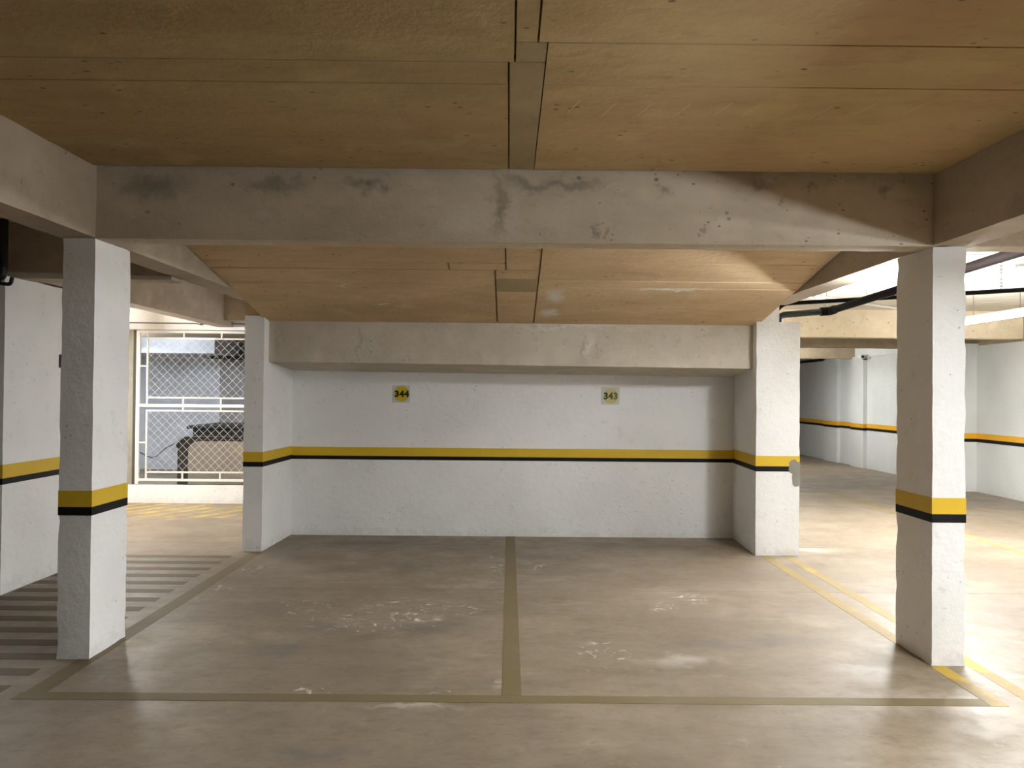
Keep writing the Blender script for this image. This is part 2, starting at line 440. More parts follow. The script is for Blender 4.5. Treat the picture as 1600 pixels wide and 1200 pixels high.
# ------------------------------------------------------------------ the big shapes (metres; X right, Y into the picture)
ZC, ZB = 2.83, 2.42                 # slab soffit, beam soffit
YF, YF2 = 4.43, 4.845               # front columns
XL0, XL1, XR0, XR1 = -2.58, -2.387, 2.443, 2.64
YR, YW = 7.42, 8.305                # rear columns, end wall
XWR = 7.65                          # right wall
def zs(y): return 2.61 - 0.20 * (y - 5.65)      # sloping slab over the bay

# floor: bed plus cast slabs with sawn joints
fl = obj('floor', box(-8.6, XWR + 0.1, -7.1, 24.1, -0.25, -0.008), 'floor', origin=(0, 0, 0))
meta(fl, kind='structure')
ycuts = [-7.0, 1.4, 6.066, 7.84, 12.6, 24.0]
for i in range(len(ycuts) - 1):
    g = 0.0025
    for xa, xb in ((-8.5, 2.72), (2.72, XWR)):
        obj('floor_slab', box(xa + (0 if xa < 0 else 0.001), xb - (0.001 if xb < 3 else 0), ycuts[i] + g, ycuts[i + 1] - g, -0.008, 0.0), 'floor', fl)
def strip(name, quad, mat, h=0.0015):
    v = [(x, y, -0.001) for x, y in quad] + [(x, y, h) for x, y in quad]
    return obj(name, (v, [(3, 2, 1, 0), (4, 5, 6, 7), (0, 1, 5, 4), (1, 2, 6, 5), (2, 3, 7, 6), (3, 0, 4, 7)]), mat, fl)
def rect(x0, x1, y0, y1): return [(x0, y0), (x1, y0), (x1, y1), (x0, y1)]
strip('bay_line', rect(-0.022, 0.078, 3.955, YW), 'line_shaded', 0.0016)
strip('bay_line', rect(-2.47, 2.429, 3.860, 3.953), 'line_shaded', 0.0014)
strip('bay_line', rect(2.430, 2.520, 3.860, 7.46), 'line', 0.0016)
strip('bay_line', rect(2.648, 2.738, 2.6, 7.46), 'line', 0.0012)
strip('bay_line', rect(-2.455, -2.345, 3.953, 7.40), 'line_shaded', 0.0014)
strip('bay_line', rect(5.08, 5.17, 6.0, 12.3), 'line', 0.0012)
strip('bay_line', rect(2.648, 5.17, 12.3, 12.4), 'line_shaded', 0.0010)
y = 7.18
while y > 3.2:
    xl = -3.775 if y > 5.6 else -5.4
    strip('hatch_stripe', rect(xl, -2.575, y - 0.055, y + 0.05), 'hatch', 0.0012)
    y -= 0.2455
for k in range(11):
    x = -6.0 + k * 0.30
    strip('hatch_stripe', [(x, 9.35), (x + 0.11, 9.35), (x + 0.86, 10.5), (x + 0.75, 10.5)], 'hatchy', 0.0012)

# ceiling of the front bay: board-formed panels either side of a closing strip
ce = obj('ceiling', box(-2.6, 2.67, -7, YF + 0.2, ZC + 0.035, ZC + 0.2), 'ceil', origin=(0, 0, ZC))
meta(ce, kind='structure')
def panel(x0, x1, y0, y1, dz, mat, g=0.0040, par=None):
    obj('formwork_panel', box(x0 + g, x1 - g, y0 + g, y1 - g, ZC + dz, ZC + 0.037), mat, par or ce)
yl = [-7, -4.6, -2.2, -1.0, 0.2, 1.4, 2.15, 2.968, 3.182, YF - 0.03]
yr_ = [-7, -4.7, -2.3, -1.1, 0.1, 1.3, 2.0, 2.797, 3.186, YF - 0.03]
for i in range(len(yl) - 1):
    panel(-2.6, -0.012 if i > 6 else 0.012, yl[i], yl[i + 1], (0.0, 0.0008, 0.0002, 0.001)[i % 4], 'ceil')
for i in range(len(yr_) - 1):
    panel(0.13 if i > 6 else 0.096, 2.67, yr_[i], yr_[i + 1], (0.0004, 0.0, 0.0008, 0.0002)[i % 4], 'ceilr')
panel(-0.012, 0.1335, 2.968, YF - 0.03, 0.0015, 'ceil3')
panel(0.012, 0.1335, 2.797, 2.968, 0.0015, 'ceil3')
panel(0.012, 0.096, -7, 2.797, 0.001, 'ceil')

for k, (x, y0) in enumerate(((0.30, 3.42), (0.46, 3.45), (0.62, 3.45), (0.79, 3.45), (0.97, 3.43), (1.10, 3.44), (1.26, 3.43), (1.42, 3.45), (1.60, 3.41), (1.82, 3.40))):
    q = [(x - 0.045, y0 + 0.08), (x - 0.040, y0 + 0.08), (x + 0.002, y0 - 0.07), (x - 0.003, y0 - 0.07)]
    zt = ZC - 0.0001
    vv = [(a, b, zt) for a, b in q] + [(a, b, zt + 0.01) for a, b in q]
    obj('scrape_mark', (vv, [(3, 2, 1, 0), (4, 5, 6, 7), (0, 1, 5, 4), (1, 2, 6, 5), (2, 3, 7, 6), (3, 0, 4, 7)]), 'chalk', ce)

# sloping slab over the back of the bay
def slope_block(x0, x1, y0, y1, t0, t1):
    v = []
    for dz in (t0, t1):
        v += [(x0, y0, zs(y0) + dz), (x1, y0, zs(y0) + dz), (x1, y1, zs(y1) + dz), (x0, y1, zs(y1) + dz)]
    return v, [(0, 3, 2, 1), (4, 5, 6, 7), (0, 1, 5, 4), (1, 2, 6, 5), (2, 3, 7, 6), (3, 0, 4, 7)]
ce2 = obj('ceiling', slope_block(XL1, XR0, YF + 0.16, 7.9, 0.035, 0.2), 'ceil2', origin=(0, 6, 2.6))
meta(ce2, kind='structure')
def spanel(x0, x1, y0, y1, dz, mat, g=0.0065):
    obj('formwork_panel', slope_block(x0 + g, x1 - g, y0 + g, y1 - g, dz, 0.037), mat, ce2)
L = [YF + 0.17, 5.30, 5.95, 6.10, 6.44, 7.88]
for i, (a, b) in enumerate(zip(L, L[1:])):
    if i == 2:
        spanel(XL1, -0.48, a, b, 0.003, 'ceil2'); spanel(-0.48, -0.034, a, b, 0.001, 'ceil2')
    else:
        spanel(XL1, -0.034 if i < 3 else -0.12, a, b, (0, 0.0008, 0.0006, 0.0, 0.001)[i], 'ceil2')
Rr = [YF + 0.17, 5.30, 5.93, 6.33, 6.50, 7.88]
for i, (a, b) in enumerate(zip(Rr, Rr[1:])):
    spanel(0.235, XR0, a, b, (0.0004, 0.0, 0.0008, 0.0002, 0.0008)[i], 'ceil2')
spanel(-0.034, 0.235, YF + 0.17, 6.10, 0.003, 'ceil2')
spanel(-0.12, 0.235, 6.10, 6.30, 0.0005, 'ceil2')
spanel(-0.12, 0.235, 6.30, 6.62, 0.0005, 'ceil3')
spanel(-0.12, 0.235, 6.62, 7.88, 0.0005, 'ceil2')

# slabs over the side aisles
ce3 = obj('ceiling', box(2.6, XWR + 0.2, -7, 24.1, ZC + 0.035, ZC + 0.2), 'slabr', origin=(5, 8, ZC))
meta(ce3, kind='structure')
yy = [-7, -3.5, 0, 2.4, 4.63, 5.75, 6.9, 8.1, 9.3, 10.4, 11.4, 13.9, 17, 20.5, 24]
for i, (a, b) in enumerate(zip(yy, yy[1:])):
    for xa, xb in ((2.6, 4.45), (4.45, 6.1), (6.1, XWR + 0.1)):
        panel(xa, xb, a, b, random.choice((0, 0.002, 0.004)), 'slabr', par=ce3)
ce4 = obj('ceiling', box(-8.6, -2.4, -7, 10.7, ZC, ZC + 0.2), 'ceil', origin=(-5, 4, ZC))
meta(ce4, kind='structure')
ce5 = obj('ceiling', box(-8.6, -2.4, 10.7, 17.2, 2.46, 2.6), 'beamd', origin=(-5, 13, 2.46))
meta(ce5, kind='structure')

# walls
wb = obj('wall_back', rbox(-2.5, 2.6, YW, YW + 0.15, 0, 1.95, 0.15, 0.003, 0.0), 'white', origin=(0, YW, 0), smooth=35)
meta(wb, kind='structure')
Z1, Z2, Z3 = 0.965, 0.872, 0.823     # yellow top, yellow/black, black bottom
obj('yellow_band', box(-2.45, 2.5, YW - 0.0015, YW + 0.02, 0.855, 0.948), 'yellow', wb)
obj('black_band', box(-2.45, 2.5, YW - 0.0015, YW + 0.02, 0.815, 0.855), 'black', wb)
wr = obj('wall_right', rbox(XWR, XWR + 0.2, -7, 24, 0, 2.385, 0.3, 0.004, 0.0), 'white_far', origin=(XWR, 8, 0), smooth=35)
meta(wr, kind='structure')
obj('yellow_band', box(XWR - 0.002, XWR + 0.05, -7, 24, 0.865, 0.955), 'orange', wr)
obj('black_band', box(XWR - 0.002, XWR + 0.05, -7, 24, 0.81, 0.865), 'black', wr)
obj('bare_top_strip', box(XWR + 0.03, XWR + 0.2, -7, 14.2, 2.385, ZC + 0.02), 'beamd', wr)
obj('bare_top_strip', box(XWR - 0.03, XWR + 0.2, 14.2, 18.5, 2.38, ZC + 0.02), 'white_far', wr)
obj('bare_top_strip', box(XWR - 0.03, XWR + 0.2, 18.5, 24, 2.46, ZC + 0.02), 'white_far', wr)
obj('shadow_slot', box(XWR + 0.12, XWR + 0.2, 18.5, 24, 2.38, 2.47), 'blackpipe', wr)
for (ya, yb, d) in ((17.75, 18.5, 0.07), (16.4, 17.0, 0.085)):
    p = obj('pilaster', rbox(XWR - d, XWR + 0.05, ya, yb, 0, 2.40, 0.1, 0.002, 0.003), 'white_far', wr, smooth=35)
    obj('yellow_band', box(XWR - d - 0.002, XWR, ya - 0.002, yb + 0.002, 0.86, 0.95), 'orange', p)
    obj('black_band', box(XWR - d - 0.002, XWR, ya - 0.002, yb + 0.002, 0.805, 0.86), 'black', p)
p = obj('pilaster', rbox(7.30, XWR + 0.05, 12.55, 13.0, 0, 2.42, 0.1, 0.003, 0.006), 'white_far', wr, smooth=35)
obj('yellow_band', box(7.298, XWR, 12.548, 13.002, 0.865, 0.955), 'orange', p)
obj('black_band', box(7.298, XWR, 12.548, 13.002, 0.81, 0.865), 'black', p)
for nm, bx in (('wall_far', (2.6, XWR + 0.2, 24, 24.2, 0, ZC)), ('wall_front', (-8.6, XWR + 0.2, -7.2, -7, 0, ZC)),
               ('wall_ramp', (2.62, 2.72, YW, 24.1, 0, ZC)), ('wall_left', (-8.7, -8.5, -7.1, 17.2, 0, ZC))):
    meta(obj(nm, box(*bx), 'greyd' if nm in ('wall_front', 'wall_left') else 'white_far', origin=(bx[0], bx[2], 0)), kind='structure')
ws = obj('wall_store', box(-8.5, -5.42, 15, 15.2, 0, 2.46), 'grey', origin=(-7, 15, 0))
meta(ws, kind='structure')
meta(obj('wall_store_bare', box(-5.48, -2.4, 14.6, 14.8, 0, 2.46), 'greyd', origin=(-4, 14.6, 0)), kind='structure')
meta(obj('wall_store_side', box(-2.55, -2.4, YW, 15.0, 0, ZC), 'grey', origin=(-2.5, 11, 0)), kind='structure')
# wall with the gate opening
YG = 10.564
wg = obj('wall_gate', cat_vf(box(-8.5, -5.36, YG, YG + 0.15, 0, ZC), box(-5.36, -2.55, YG, YG + 0.15, 2.372, ZC)), 'white', origin=(-5.2, YG, 0))
meta(wg, kind='structure')
obj('grey_jamb', rbox(-5.36, -5.155, YG + 0.003, YG + 0.14, 0.0, 2.372, 0.1, 0.002, 0.004), 'greyj', wg, smooth=38)
cb = obj('curb', rbox(-5.30, -2.55, YG - 0.03, YG - 0.001, 0, 0.25, 0.08, 0.003, 0.005), 'white', origin=(-4, YG, 0), smooth=35)
meta(cb, 'low white rendered kerb under the mesh gate', 'kerb')

# ------------------------------------------------------------------ beams
def beam(vf, mat, label, org, group=None, smooth=35):
    return meta(obj('concrete_beam', vf, mat, origin=org, smooth=smooth), label, 'beam', group)
beam(rbox(XL1 - 0.04, XR0 + 0.04, YF, YF + 0.18, ZB - 0.005, ZC + 0.02, 0.07, 0.003, 0.010), 'beamf', 'stained concrete cross beam spanning the two front columns', (0, YF, ZB))
beam(rbox(XL0 - 0.025, XL1, -7, 7.44, ZB, ZC + 0.02, 0.12, 0.003, 0.008), 'beam', 'concrete beam running back over the left front column', (XL0, 0, ZB))
beam(rbox(XR0, XR1 + 0.04, -7, 7.44, ZB, ZC + 0.02, 0.12, 0.003, 0.008), 'beam', 'concrete beam running back over the right front column', (XR1, 0, ZB))
beam(rbox(XR1 + 0.04, XWR + 0.1, YF, YF + 0.18, ZB, ZC + 0.02, 0.12, 0.003, 0.006), 'beam', 'pale cross beam to the right of the right front column', (5, YF, ZB))
def soff(x, y, z):
    k = (2.25 - z) / (2.25 - 1.80)          # 1 at the soffit
    return z + k * (0.018 - 0.006 * x - 0.085 * (y - 7.55))
beam(rbox(-2.40, 2.46, 7.55, YW + 0.02, 1.80, 2.25, 0.09, 0.003, 0.006, soff), 'beamb', 'grey concrete beam above the white end wall', (0, 7.55, 1.8))
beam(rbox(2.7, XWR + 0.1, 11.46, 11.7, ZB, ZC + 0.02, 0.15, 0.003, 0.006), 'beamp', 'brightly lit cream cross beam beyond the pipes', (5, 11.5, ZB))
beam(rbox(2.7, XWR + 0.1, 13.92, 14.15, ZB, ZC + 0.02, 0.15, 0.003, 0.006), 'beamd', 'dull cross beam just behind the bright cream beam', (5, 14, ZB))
beam(rbox(2.7, XWR - 0.0, 16.92, 17.15, 2.36, ZC + 0.02, 0.15, 0.003, 0.006), 'beamd', 'short brown far beam by the wall camera', (5, 17, 2.36))
beam(rbox(-8.5, XL0 - 0.025, 5.93, 6.13, 2.395, ZC + 0.02, 0.12, 0.003, 0.006), 'beam', 'dark cross beam left of the left front column', (-5, 6, ZB))
beam(rbox(-4.0, -3.785, 6.13, YG, 2.41, ZC + 0.02, 0.12, 0.003, 0.006), 'beam', 'concrete beam running back to the mesh gate', (-3.9, 8, ZB))
beam(rbox(-3.785, -2.56, 10.2, 10.42, 2.475, ZC + 0.02, 0.12, 0.003, 0.006), 'beamd', 'brown beam stub above the right part of the gate', (-3.2, 10.3, 2.47))
beam(box(-8.5, -5.13, 13.4, 15.0, 2.185, 2.47), 'grey', 'grey beam inside the store room behind the gate', (-7, 14, 2.18), smooth=None)

# ------------------------------------------------------------------ columns
def column(x0, x1, y0, y1, z1, label, bands=(Z1, Z2, Z3), mat='white', sub=None, seg=0.06):
    c = obj('concrete_column', rbox(x0, x1, y0, y1, 0, z1, seg, 0.003, 0.009), mat, origin=((x0 + x1) / 2, (y0 + y1) / 2, 0), smooth=38)
    meta(c, label, 'column')
    e = 0.0005
    obj('yellow_band', box(x0 - e, x1 + e, y0 - e, y1 + e, bands[1], bands[0]), 'yellow', c)
    obj('black_band', box(x0 - e, x1 + e, y0 - e, y1 + e, bands[2], bands[1]), 'black', c)
    return c
column(XL0, XL1, YF, YF2, ZB, 'white banded column nearest on the left, with switch box')
column(XR0, XR1, YF, YF2, ZB, 'white banded column nearest on the right, brightly lit front')
# rear left: column and the return wall running to the end wall
def splay(vf, f):
    return [f(v) for v in vf[0]], vf[1]
def fl_l(v):
    x, y_, z = v
    if x > -2.45: x = x + 0.033 * (y_ - YR) / 0.885
    return (x, y_, z)
cL = obj('concrete_column', splay(rbox(-2.553, -2.363, YR, YW + 0.02, 0, 2.275, 0.06, 0.003, 0.006), fl_l), 'white', origin=(-2.45, 7.8, 0), smooth=38)
meta(cL, 'white banded column at the left end of the rear wall', 'column')
obj('yellow_band', splay(box(-2.5535, -2.3625, YR - 0.0005, YW, 0.862, 0.957), fl_l), 'yellow', cL)
obj('black_band', splay(box(-2.5535, -2.3625, YR - 0.0005, YW, 0.815, 0.862), fl_l), 'black', cL)
obj('bare_top', rbox(-2.553, -2.37, YR + 0.01, YW, 2.275, 2.45, 0.06, 0.002, 0.004), 'ceil2', cL, smooth=38)
def fl_r(v):
    x, y_, z = v
    if x < 2.45: x = x + 0.04 * (y_ - YR) / 0.885
    return (x, y_, z)
cR = obj('concrete_column', splay(rbox(2.387, 2.812, YR, YW + 0.02, 0, 2.258, 0.06, 0.003, 0.007), fl_r), 'white', origin=(2.6, 7.8, 0), smooth=38)
meta(cR, 'wide white column right of the rear wall, grey mortar patch', 'column')
obj('upper_stub', rbox(2.387, 2.61, YR, YW, 2.25, 2.44, 0.06, 0.002, 0.003), 'white', cR, smooth=38)
obj('yellow_band', splay(box(2.3865, 2.8125, YR - 0.0005, YW, 0.862, 0.962), fl_r), 'yellow', cR)
obj('black_band', splay(box(2.3865, 2.8125, YR - 0.0005, YW, 0.812, 0.862), fl_r), 'black', cR)
# mortar patch lying over the bands at the outer corner
prof = [(2.71, 0.90), (2.735, 0.925), (2.765, 0.93), (2.79, 0.905), (2.8155, 0.905), (2.8155, 0.68), (2.795, 0.672), (2.765, 0.668), (2.745, 0.69), (2.738, 0.75), (2.74, 0.79), (2.715, 0.805), (2.703, 0.835), (2.712, 0.87)]
n = len(prof)
pv = [(x, YR - 0.004, z) for x, z in prof] + [(x, YR + 0.01, z) for x, z in prof]
pf = [tuple(range(n)), tuple(range(2 * n - 1, n - 1, -1))] + [(i, n + i, n + (i + 1) % n, (i + 1) % n) for i in range(n)]
meta(obj('mortar_patch', (pv, pf), 'patch', cR), 'grey mortar patch over the painted bands')
column(-4.4, -3.785, 5.78, 7.2, 2.40, 'broad white banded column cut by the left picture edge', bands=(0.975, 0.872, 0.826), seg=0.1)

# switch box on the left face of the left front column
sb = empty('switch_box', (XL0 - 0.02, 4.485, 1.67))
meta(sb, 'small grey switch box on the left front column', 'switch box')
obj('box_body', cbox(XL0 - 0.026, XL0 + 0.003, 4.455, 4.535, 1.67, 1.748, 0.004), 'boxgrey', sb)
obj('rocker', cbox(XL0 - 0.030, XL0 - 0.024, 4.48, 4.51, 1.69, 1.728, 0.002), 'camwhite', sb)

# ------------------------------------------------------------------ bay number plates
def text_vf(s, x0, x1, z0, z1, yf, bold=0.045):
    cu = bpy.data.curves.new('digits', 'FONT')
    cu.body = s
    cu.size = 1.0
    cu.offset = bold
    cu.space_character = 1.06
    cu.resolution_u = 6
    ob = bpy.data.objects.new('digits', cu)
    COL.objects.link(ob)
    dg = bpy.context.evaluated_depsgraph_get()
    me = bpy.data.meshes.new_from_object(ob.evaluated_get(dg))
    vs = [v.co.copy() for v in me.vertices]
    fs = [tuple(p.vertices) for p in me.polygons]
    bpy.data.objects.remove(ob)
    bpy.data.curves.remove(cu)
    bpy.data.meshes.remove(me)
    ax, bx = min(v.x for v in vs), max(v.x for v in vs)
    ay, by = min(v.y for v in vs), max(v.y for v in vs)
    return [(x0 + (v.x - ax) / (bx - ax) * (x1 - x0), yf, z0 + (v.y - ay) / (by - ay) * (z1 - z0)) for v in vs], fs
def disc(cx, cz, r, y0, y1, n=40):
    v = [(cx + r * math.cos(2 * math.pi * i / n), yy_, cz + r * math.sin(2 * math.pi * i / n)) for yy_ in (y0, y1) for i in range(n)]
    return v, [tuple(range(n)), tuple(range(2 * n - 1, n - 1, -1))] + [(i, n + i, n + (i + 1) % n, (i + 1) % n) for i in range(n)]
def sign(x0, x1, z0, z1, txt, dc, dr, tx, tz, mats, label):
    e = empty('bay_number_plate', ((x0 + x1) / 2, YW, z0))
    meta(e, label, 'sign')
    obj('plate', cbox(x0, x1, YW - 0.005, YW + 0.004, z0, z1, 0.0015), mats[0], e)
    obj('disc', disc(dc[0], dc[1], dr, YW - 0.0058, YW - 0.004), mats[1], e)
    obj('digits', text_vf(txt, tx[0], tx[1], tz[0], tz[1], YW - 0.0064), mats[2], e)
sign(-1.252, -1.065, 1.432, 1.619, '344', (-1.157, 1.526), 0.083, (-1.232, -1.076), (1.490, 1.562), ('plate1', 'disc1', 'ink1'), 'square bay plate with black 344 on a strong yellow disc')
sign(1.0, 1.193, 1.431, 1.619, '343', (1.098, 1.522), 0.080, (1.024, 1.173), (1.486, 1.561), ('plate2', 'disc2', 'ink2'), 'square bay plate with faded 343 on a pale yellow disc')

# ------------------------------------------------------------------ fluorescent lamps
def lamp(x, y, z, tube, label, zc=ZC, wires=True, ln=1.2, across=False):
    """twin-tube batten hung on two wires; runs along Y, or along X when across"""
    e = empty('tube_lamp', (x, y, z))
    meta(e, label, 'lamp', 'tube lamps hung from the slab')
    h = ln / 2
    def put(name, vf, mat, smooth=None):       # built along Y about the origin, then turned and moved
        vs = [((x + b, y - a, z + c) if across else (x + a, y + b, z + c)) for a, b, c in vf[0]]
        obj(name, (vs, vf[1]), mat, e, smooth=smooth)
    put('housing', cbox(-0.035, 0.035, -h - 0.02, h + 0.02, 0.022, 0.062, 0.008), 'lampbody')
    for sx in (-0.03, 0.03):
        put('tube', tubev([(sx, -h, 0), (sx, h, 0)], 0.014, 6), tube, 70)
    for s_ in (-1, 1):
        b = s_ * (h + 0.008)
        put('end_cap', cbox(-0.05, 0.05, b - 0.012, b + 0.012, -0.02, 0.03, 0.005), 'lampbody')
    if wires:
        for b in (-0.27 * ln, 0.35 * ln):
            put('hanging_wire', tubev([(0, b, 0.06), (0, b, zc - z - 0.03)], 0.003, 6), 'steel')
            put('ceiling_box', cbox(-0.03, 0.03, b - 0.03, b + 0.03, zc - z - 0.035, zc - z + 0.004, 0.004), 'conduit')
    return e
lamp(4.9, 7.68, 2.342, 'tube', 'lit tube lamp hanging at the right edge beside the front column')
lamp(4.75, 8.75, 2.342, 'tube_added', 'added unseen tube lamp behind the right front column, brightening the cream beam', ln=0.9)  # unseen lamp added to brighten the cream beam and aisle slab
lamp(2.95, 5.4, 2.32, 'tube_side', 'short lit tube lamp hidden just behind the right front column', ln=0.6)
lamp(2.84, 2.1, 2.315, 'tube_main', 'lit tube lamp out of frame beside the right side beam')
lamp(3.30, 2.1, 2.315, 'tube_main', 'added unseen tube lamp out of frame, softening the front beam shadow')  # extra unseen lamp, added to spread the shadow edge on the front beam
lamp(5.5, 16.0, 2.27, 'tube_far', 'lit tube lamp hidden behind the wide rear column')
lamp(-4.85, 9.05, 2.36, 'tube_warm', 'lit tube lamp hidden behind the left front column near the gate')
lamp(-6.5, 7.4, 2.35, 'tube_left', 'lit tube lamp out of frame beyond the broad left column')
lamp(-6.6, 12.2, 2.33, 'tube_cool', 'cool tube lamp inside the store room beside the gate', zc=2.46)

# ------------------------------------------------------------------ pipes
e = empty('drain_pipe', (3.4, 6.5, 2.48))
meta(e, 'thick dark drain pipe running back behind the right front column', 'pipe')
a0, a1, a2, a3, a4 = (5.6, 4.78, 2.55), (3.4, 4.78, 2.53), (3.4, 8.141, 2.446), (2.87, 8.141, 2.40), (2.85, 8.16, 2.20)
obj('pipe_run', tubev([a0] + bend(a0, a1, a2, 0.1) + [(3.4, 8.06, 2.448)], 0.037, 14), 'pipe', e, smooth=50)
obj('coupling', tubev([(3.4, 8.03, 2.449), (3.4, 8.09, 2.448)] + bend((3.4, 8.0, 2.45), (3.4, 8.141, 2.446), (2.9, 8.141, 2.40), 0.04) + [(3.33, 8.141, 2.44), (3.30, 8.141, 2.437)], 0.046, 14), 'pipe', e, smooth=50)
obj('branch', tubev([(3.36, 8.141, 2.442)] + bend(a2, (2.86, 8.141, 2.397), (2.86, 8.141, 2.2), 0.07) + [(2.86, 8.141, 2.0)], 0.034, 14), 'blackpipe', e, smooth=50)
def wire_thing(label, pts, r=0.003, name='hanger_wire'):
    o = obj(name, tubev(pts, r, 6), 'steel', origin=pts[0])
    return meta(o, label, 'wire')
wire_thing('thin wire holding the drain pipe at its coupling', [(3.352, 8.12, 2.83), (3.352, 8.12, 2.52), (3.34, 8.12, 2.49)])
hw = empty('hanger_wire', (3.4, 7.22, 2.83))
meta(hw, 'forked wire hanger on the drain pipe left of the column', 'wire')
obj('stem', tubev([(3.42, 7.2, 2.83), (3.40, 7.22, 2.66), (3.385, 7.24, 2.60)], 0.003, 6), 'steel', hw)
obj('fork', tubev([(3.385, 7.24, 2.60), (3.37, 7.25, 2.54), (3.375, 7.25, 2.509)], 0.003, 6), 'steel', hw)
obj('fork', tubev([(3.385, 7.24, 2.60), (3.42, 7.22, 2.54), (3.425, 7.22, 2.509)], 0.003, 6), 'steel', hw)
obj('twist', tubev([(3.45, 7.2, 2.63), (3.43, 7.2, 2.60), (3.46, 7.2, 2.57), (3.43, 7.2, 2.54)], 0.003, 6), 'steel', hw)
ps = obj('water_pipe', tubev([(5.6, 6.21, 2.517)] + [(4.49, 7.0, 2.517)] + bend((4.49, 7.0, 2.517), (2.90, 8.13, 2.517), (2.82, 8.2, 2.42), 0.06) + [(2.80, 8.22, 2.36)], 0.021, 12), 'pipe', origin=(4, 7.3, 2.517), smooth=50)
meta(ps, 'slim dark pipe crossing under the bright slab on the right', 'pipe')
ch = empty('hanging_chain', (4.49, 7.0, 2.83))
meta(ch, 'short chain holding the slim dark pipe', 'chain')
for k in range(10):
    zc_ = 2.825 - k * 0.031
    ring = []
    for t in range(8):
        a = 2 * math.pi * t / 8
        du, dz = 0.010 * math.cos(a), 0.020 * math.sin(a)
        ring.append((4.49 + (du if k % 2 else 0), 7.0 + (0 if k % 2 else du), zc_ + dz))
    obj('link', tubev(ring, 0.0035, 5, True), 'steel', ch)
for i, (pa, pb) in enumerate((((3.7, 9.58, 2.81), (4.62, 10.29, 2.81)), ((3.7, 9.77, 2.81), (4.56, 10.39, 2.81)))):
    meta(obj('conduit', tubev([pa, pb], 0.013, 8), 'conduit', origin=pa), ('pale conduit on the slab, the nearer of two', 'pale conduit on the slab, the farther of two')[i], 'conduit')
meta(obj('conduit', tubev([(4.75, 10.43, 2.81), (5.75, 11.16, 2.81)], 0.014, 8), 'lampbody', origin=(5, 10.6, 2.81)), 'white conduit meeting the bright cream beam', 'conduit')
dp = empty('waste_pipe', (-3.77, 5.68, 2.3))
meta(dp, 'black waste pipe with trap at the upper left edge', 'pipe')
obj('riser', tubev([(-3.757, 5.70, 2.80), (-3.757, 5.70, 2.42)] + bend((-3.757, 5.7, 2.5), (-3.757, 5.70, 2.365), (-4.3, 5.70, 2.365), 0.05) + [(-4.4, 5.70, 2.36)], 0.034, 12), 'blackpipe', dp, smooth=50)
obj('trap', tubev([(-3.80, 5.69, 2.345), (-3.76, 5.69, 2.322)] + bend((-3.76, 5.69, 2.322), (-3.685, 5.69, 2.315), (-3.678, 5.69, 2.40), 0.03) + [(-3.677, 5.69, 2.37)], 0.014, 10), 'blackpipe', dp, smooth=50)
gp = empty('thin_pipe', (-4.3, YG - 0.1, 2.45))
meta(gp, 'thin dark pipe running above the mesh gate', 'pipe')
obj('pipe_run', tubev([(-6.4, YG - 0.08, 2.462), (-3.0, YG - 0.08, 2.448)], 0.009, 8), 'steel', gp)
obj('clamp', cbox(-4.245, -4.205, YG - 0.095, YG + 0.005, 2.435, 2.475, 0.004), 'steel', gp)

# security camera on the far pilaster
sc = empty('security_camera', (7.5, 16.36, 2.36))
meta(sc, 'small white security camera high on the far right wall', 'camera')
obj('bracket', tubev([(7.58, 16.42, 2.40), (7.54, 16.34, 2.33), (7.60, 16.30, 2.325)], 0.018, 8), 'darkmetal', sc, smooth=50)
obj('camera_body', cbox(7.44, 7.53, 16.26, 16.40, 2.33, 2.42, 0.015), 'camwhite', sc)
obj('lens', tubev([(7.485, 16.262, 2.375), (7.485, 16.24, 2.375)], 0.03, 12), 'blackpipe', sc, smooth=50)
obj('junction_box', cbox(7.60, 7.655, 16.24, 16.37, 2.33, 2.43, 0.01), 'camwhite', sc)

# ------------------------------------------------------------------ mesh gate
GX0, GX1 = -5.125, -3.0
YGa = YG + 0.04
g = empty('mesh_gate', (-4.1, YGa, 0.25))
meta(g, 'cream steel gate filled with chain-link mesh on the left', 'gate')
def bar(name, x0, x1, z0, z1, d=0.02):
    return obj(name, cbox(x0, x1, YGa - d, YGa + d, z0, z1, 0.003), 'gate', g)
bar('stile', GX0, GX0 + 0.05, 0.25, 2.362)
bar('stile', GX1 - 0.05, GX1, 0.25, 2.362)
for z0, z1 in ((2.327, 2.362), (1.310, 1.350), (0.292, 0.324)):
    bar('rail', GX0 + 0.05, GX1 - 0.05, z0, z1)
for zc_ in (2.252, 1.437, 1.258, 0.415):
    bar('inner_rail', -4.985, GX1 - 0.1, zc_ - 0.011, zc_ + 0.011, 0.011)
for za, zb in ((1.35, 2.327), (0.324, 1.262)):
    bar('inner_stile', -4.988, -4.966, za, zb, 0.011)
for x in (-4.479, -3.962, -3.445):
    for za, zb in ((2.263, 2.327), (1.35, 1.426), (1.269, 1.31), (0.324, 0.404)):
        bar('spacer', x - 0.011, x + 0.011, za, zb, 0.010)
for z_ in (1.87, 0.82):
    bar('spacer', GX0 + 0.05, -4.988, z_ - 0.01, z_ + 0.01, 0.010)
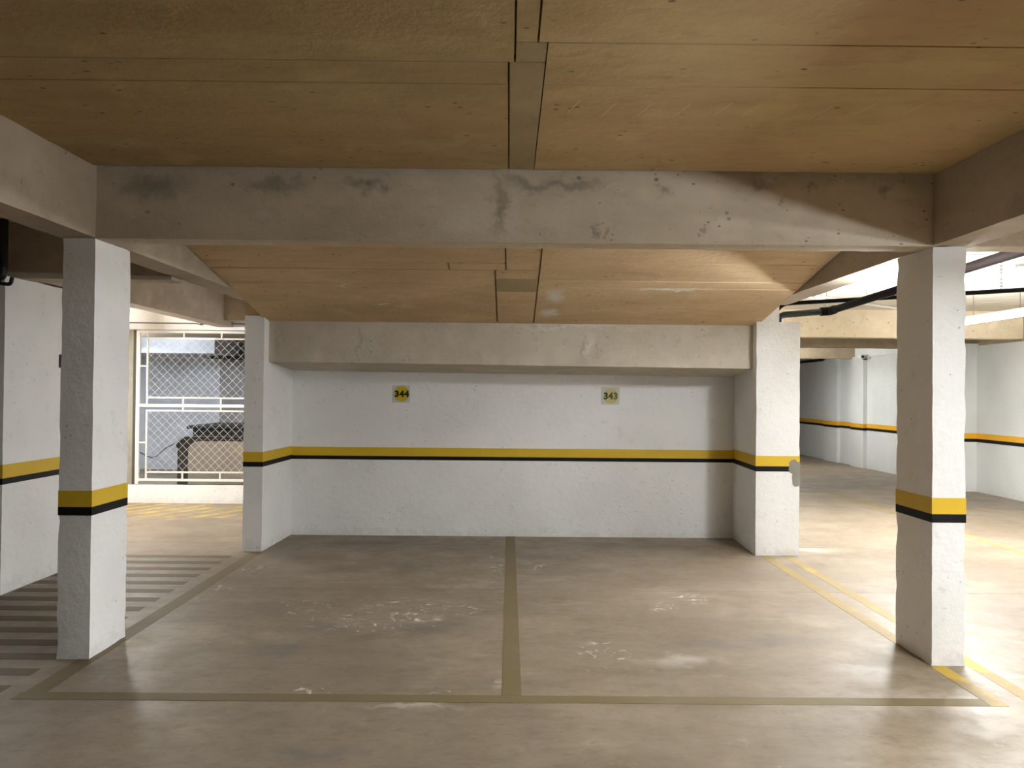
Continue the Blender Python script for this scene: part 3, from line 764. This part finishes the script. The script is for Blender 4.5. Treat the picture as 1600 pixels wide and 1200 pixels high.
def mesh_wires(x0, x1, z0, z1, p=0.112, r=0.0017):
    parts = []
    for s in (1, -1):
        k0 = (x0 - s * z1) if s == 1 else (x0 + z0)
        k1 = (x1 - s * z0) if s == 1 else (x1 + z1)
        k = math.floor(k0 / p) * p
        while k < k1:          # line x = k + s*z
            za, zb = z0, z1
            xa, xb = k + s * za, k + s * zb
            if s == 1:
                if xa < x0: za = x0 - k
                if xb > x1: zb = x1 - k
            else:
                if xa > x1: za = k - x1
                if xb < x0: zb = k - x0
            if zb - za > 0.01:
                parts.append(tubev([(k + s * za, YGa + 0.003 * s, za), (k + s * zb, YGa + 0.003 * s, zb)], r, 4))
            k += p
    return cat_vf(*parts)
for za, zb in ((1.448, 2.241), (0.426, 1.247)):
    o = obj('chain_link_mesh', mesh_wires(-4.965, GX1 - 0.1, za, zb), 'wire', g)
    o['kind'] = 'stuff'
    parts = []
    for zc_ in (za - 0.011, zb + 0.011):
        x = -4.95
        while x < GX1 - 0.15:
            parts.append(tubev([(x, YGa - 0.013, zc_ - 0.013), (x + 0.03, YGa - 0.014, zc_ + 0.013)], 0.004, 5))
            x += 0.112
    o = obj('mesh_tie', cat_vf(*parts), 'wire', g)
    o['kind'] = 'stuff'

# ------------------------------------------------------------------ things in the store room
t = empty('storage_tank', (-4.3, 12.9, 0))
meta(t, 'dusty beige tank with rounded corners and dark lid behind the gate', 'tank')
def rprofile(x0, x1, z0, z1, r, y0, y1, k=8):
    pr = [(x0, z0), (x1, z0)]
    pr += [(x1 - r + r * math.cos(a), z1 - r + r * math.sin(a)) for a in [math.pi / 2 * i / k for i in range(k + 1)]]
    pr += [(x0 + r + r * math.cos(a), z1 - r + r * math.sin(a)) for a in [math.pi / 2 + math.pi / 2 * i / k for i in range(k + 1)]]
    n_ = len(pr)
    v = [(x, y0, z) for x, z in pr] + [(x, y1, z) for x, z in pr]
    return v, [tuple(range(n_)), tuple(range(2 * n_ - 1, n_ - 1, -1))] + [(i, n_ + i, n_ + (i + 1) % n_, (i + 1) % n_) for i in range(n_)], pr
v, f, pr = rprofile(-5.25, -3.3, 0.0, 0.80, 0.17, 12.24, 13.6)
obj('shell', (v, f), 'darkmetal', t, smooth=40)
v, f, pr2 = rprofile(-5.06, -3.42, 0.06, 0.735, 0.16, 12.19, 12.26)
obj('front_panel', (v, f), 'tank', t, smooth=40)
obj('rim', tubev([(x, 12.22, z) for x, z in pr[2:]], 0.022, 6), 'darkmetal', t, smooth=50)
obj('lid', cat_vf(cbox(-5.02, -3.4, 12.25, 13.5, 0.80, 0.93, 0.012), cbox(-5.10, -3.35, 12.2, 13.55, 0.93, 0.985, 0.012)), 'blackpipe', t)
obj('skid', cbox(-5.2, -3.4, 12.3, 13.5, 0.0, 0.03, 0.004), 'darkmetal', t)
meta(obj('wall_shelf', cbox(-5.62, -4.4, 14.25, 14.6, 2.13, 2.17, 0.004), 'blackpipe', origin=(-5, 14.6, 2.15)), 'thin black shelf on the dark store room wall', 'shelf')
hc = empty('hanging_cable', (-5.3, 11.2, 0.6))
meta(hc, 'dark sagging cable with a loose loop between gate jamb and tank', 'cable')
obj('cable_run', tubev([(-5.6, 10.708, 0.80), (-5.56, 11.0, 0.76), (-5.38, 11.2, 0.651), (-5.28, 11.2, 0.60), (-5.187, 11.2, 0.56), (-5.15, 11.3, 0.575), (-5.2, 11.7, 0.66), (-5.272, 12.19, 0.70)], 0.006, 6), 'blackpipe', hc)
obj('cable_loop', tubev([(-5.187, 11.2, 0.56), (-5.08, 11.2, 0.525), (-5.0, 11.2, 0.488), (-4.98, 11.3, 0.53), (-5.08, 11.6, 0.60), (-5.270, 12.19, 0.72)], 0.004, 6), 'steel', hc)
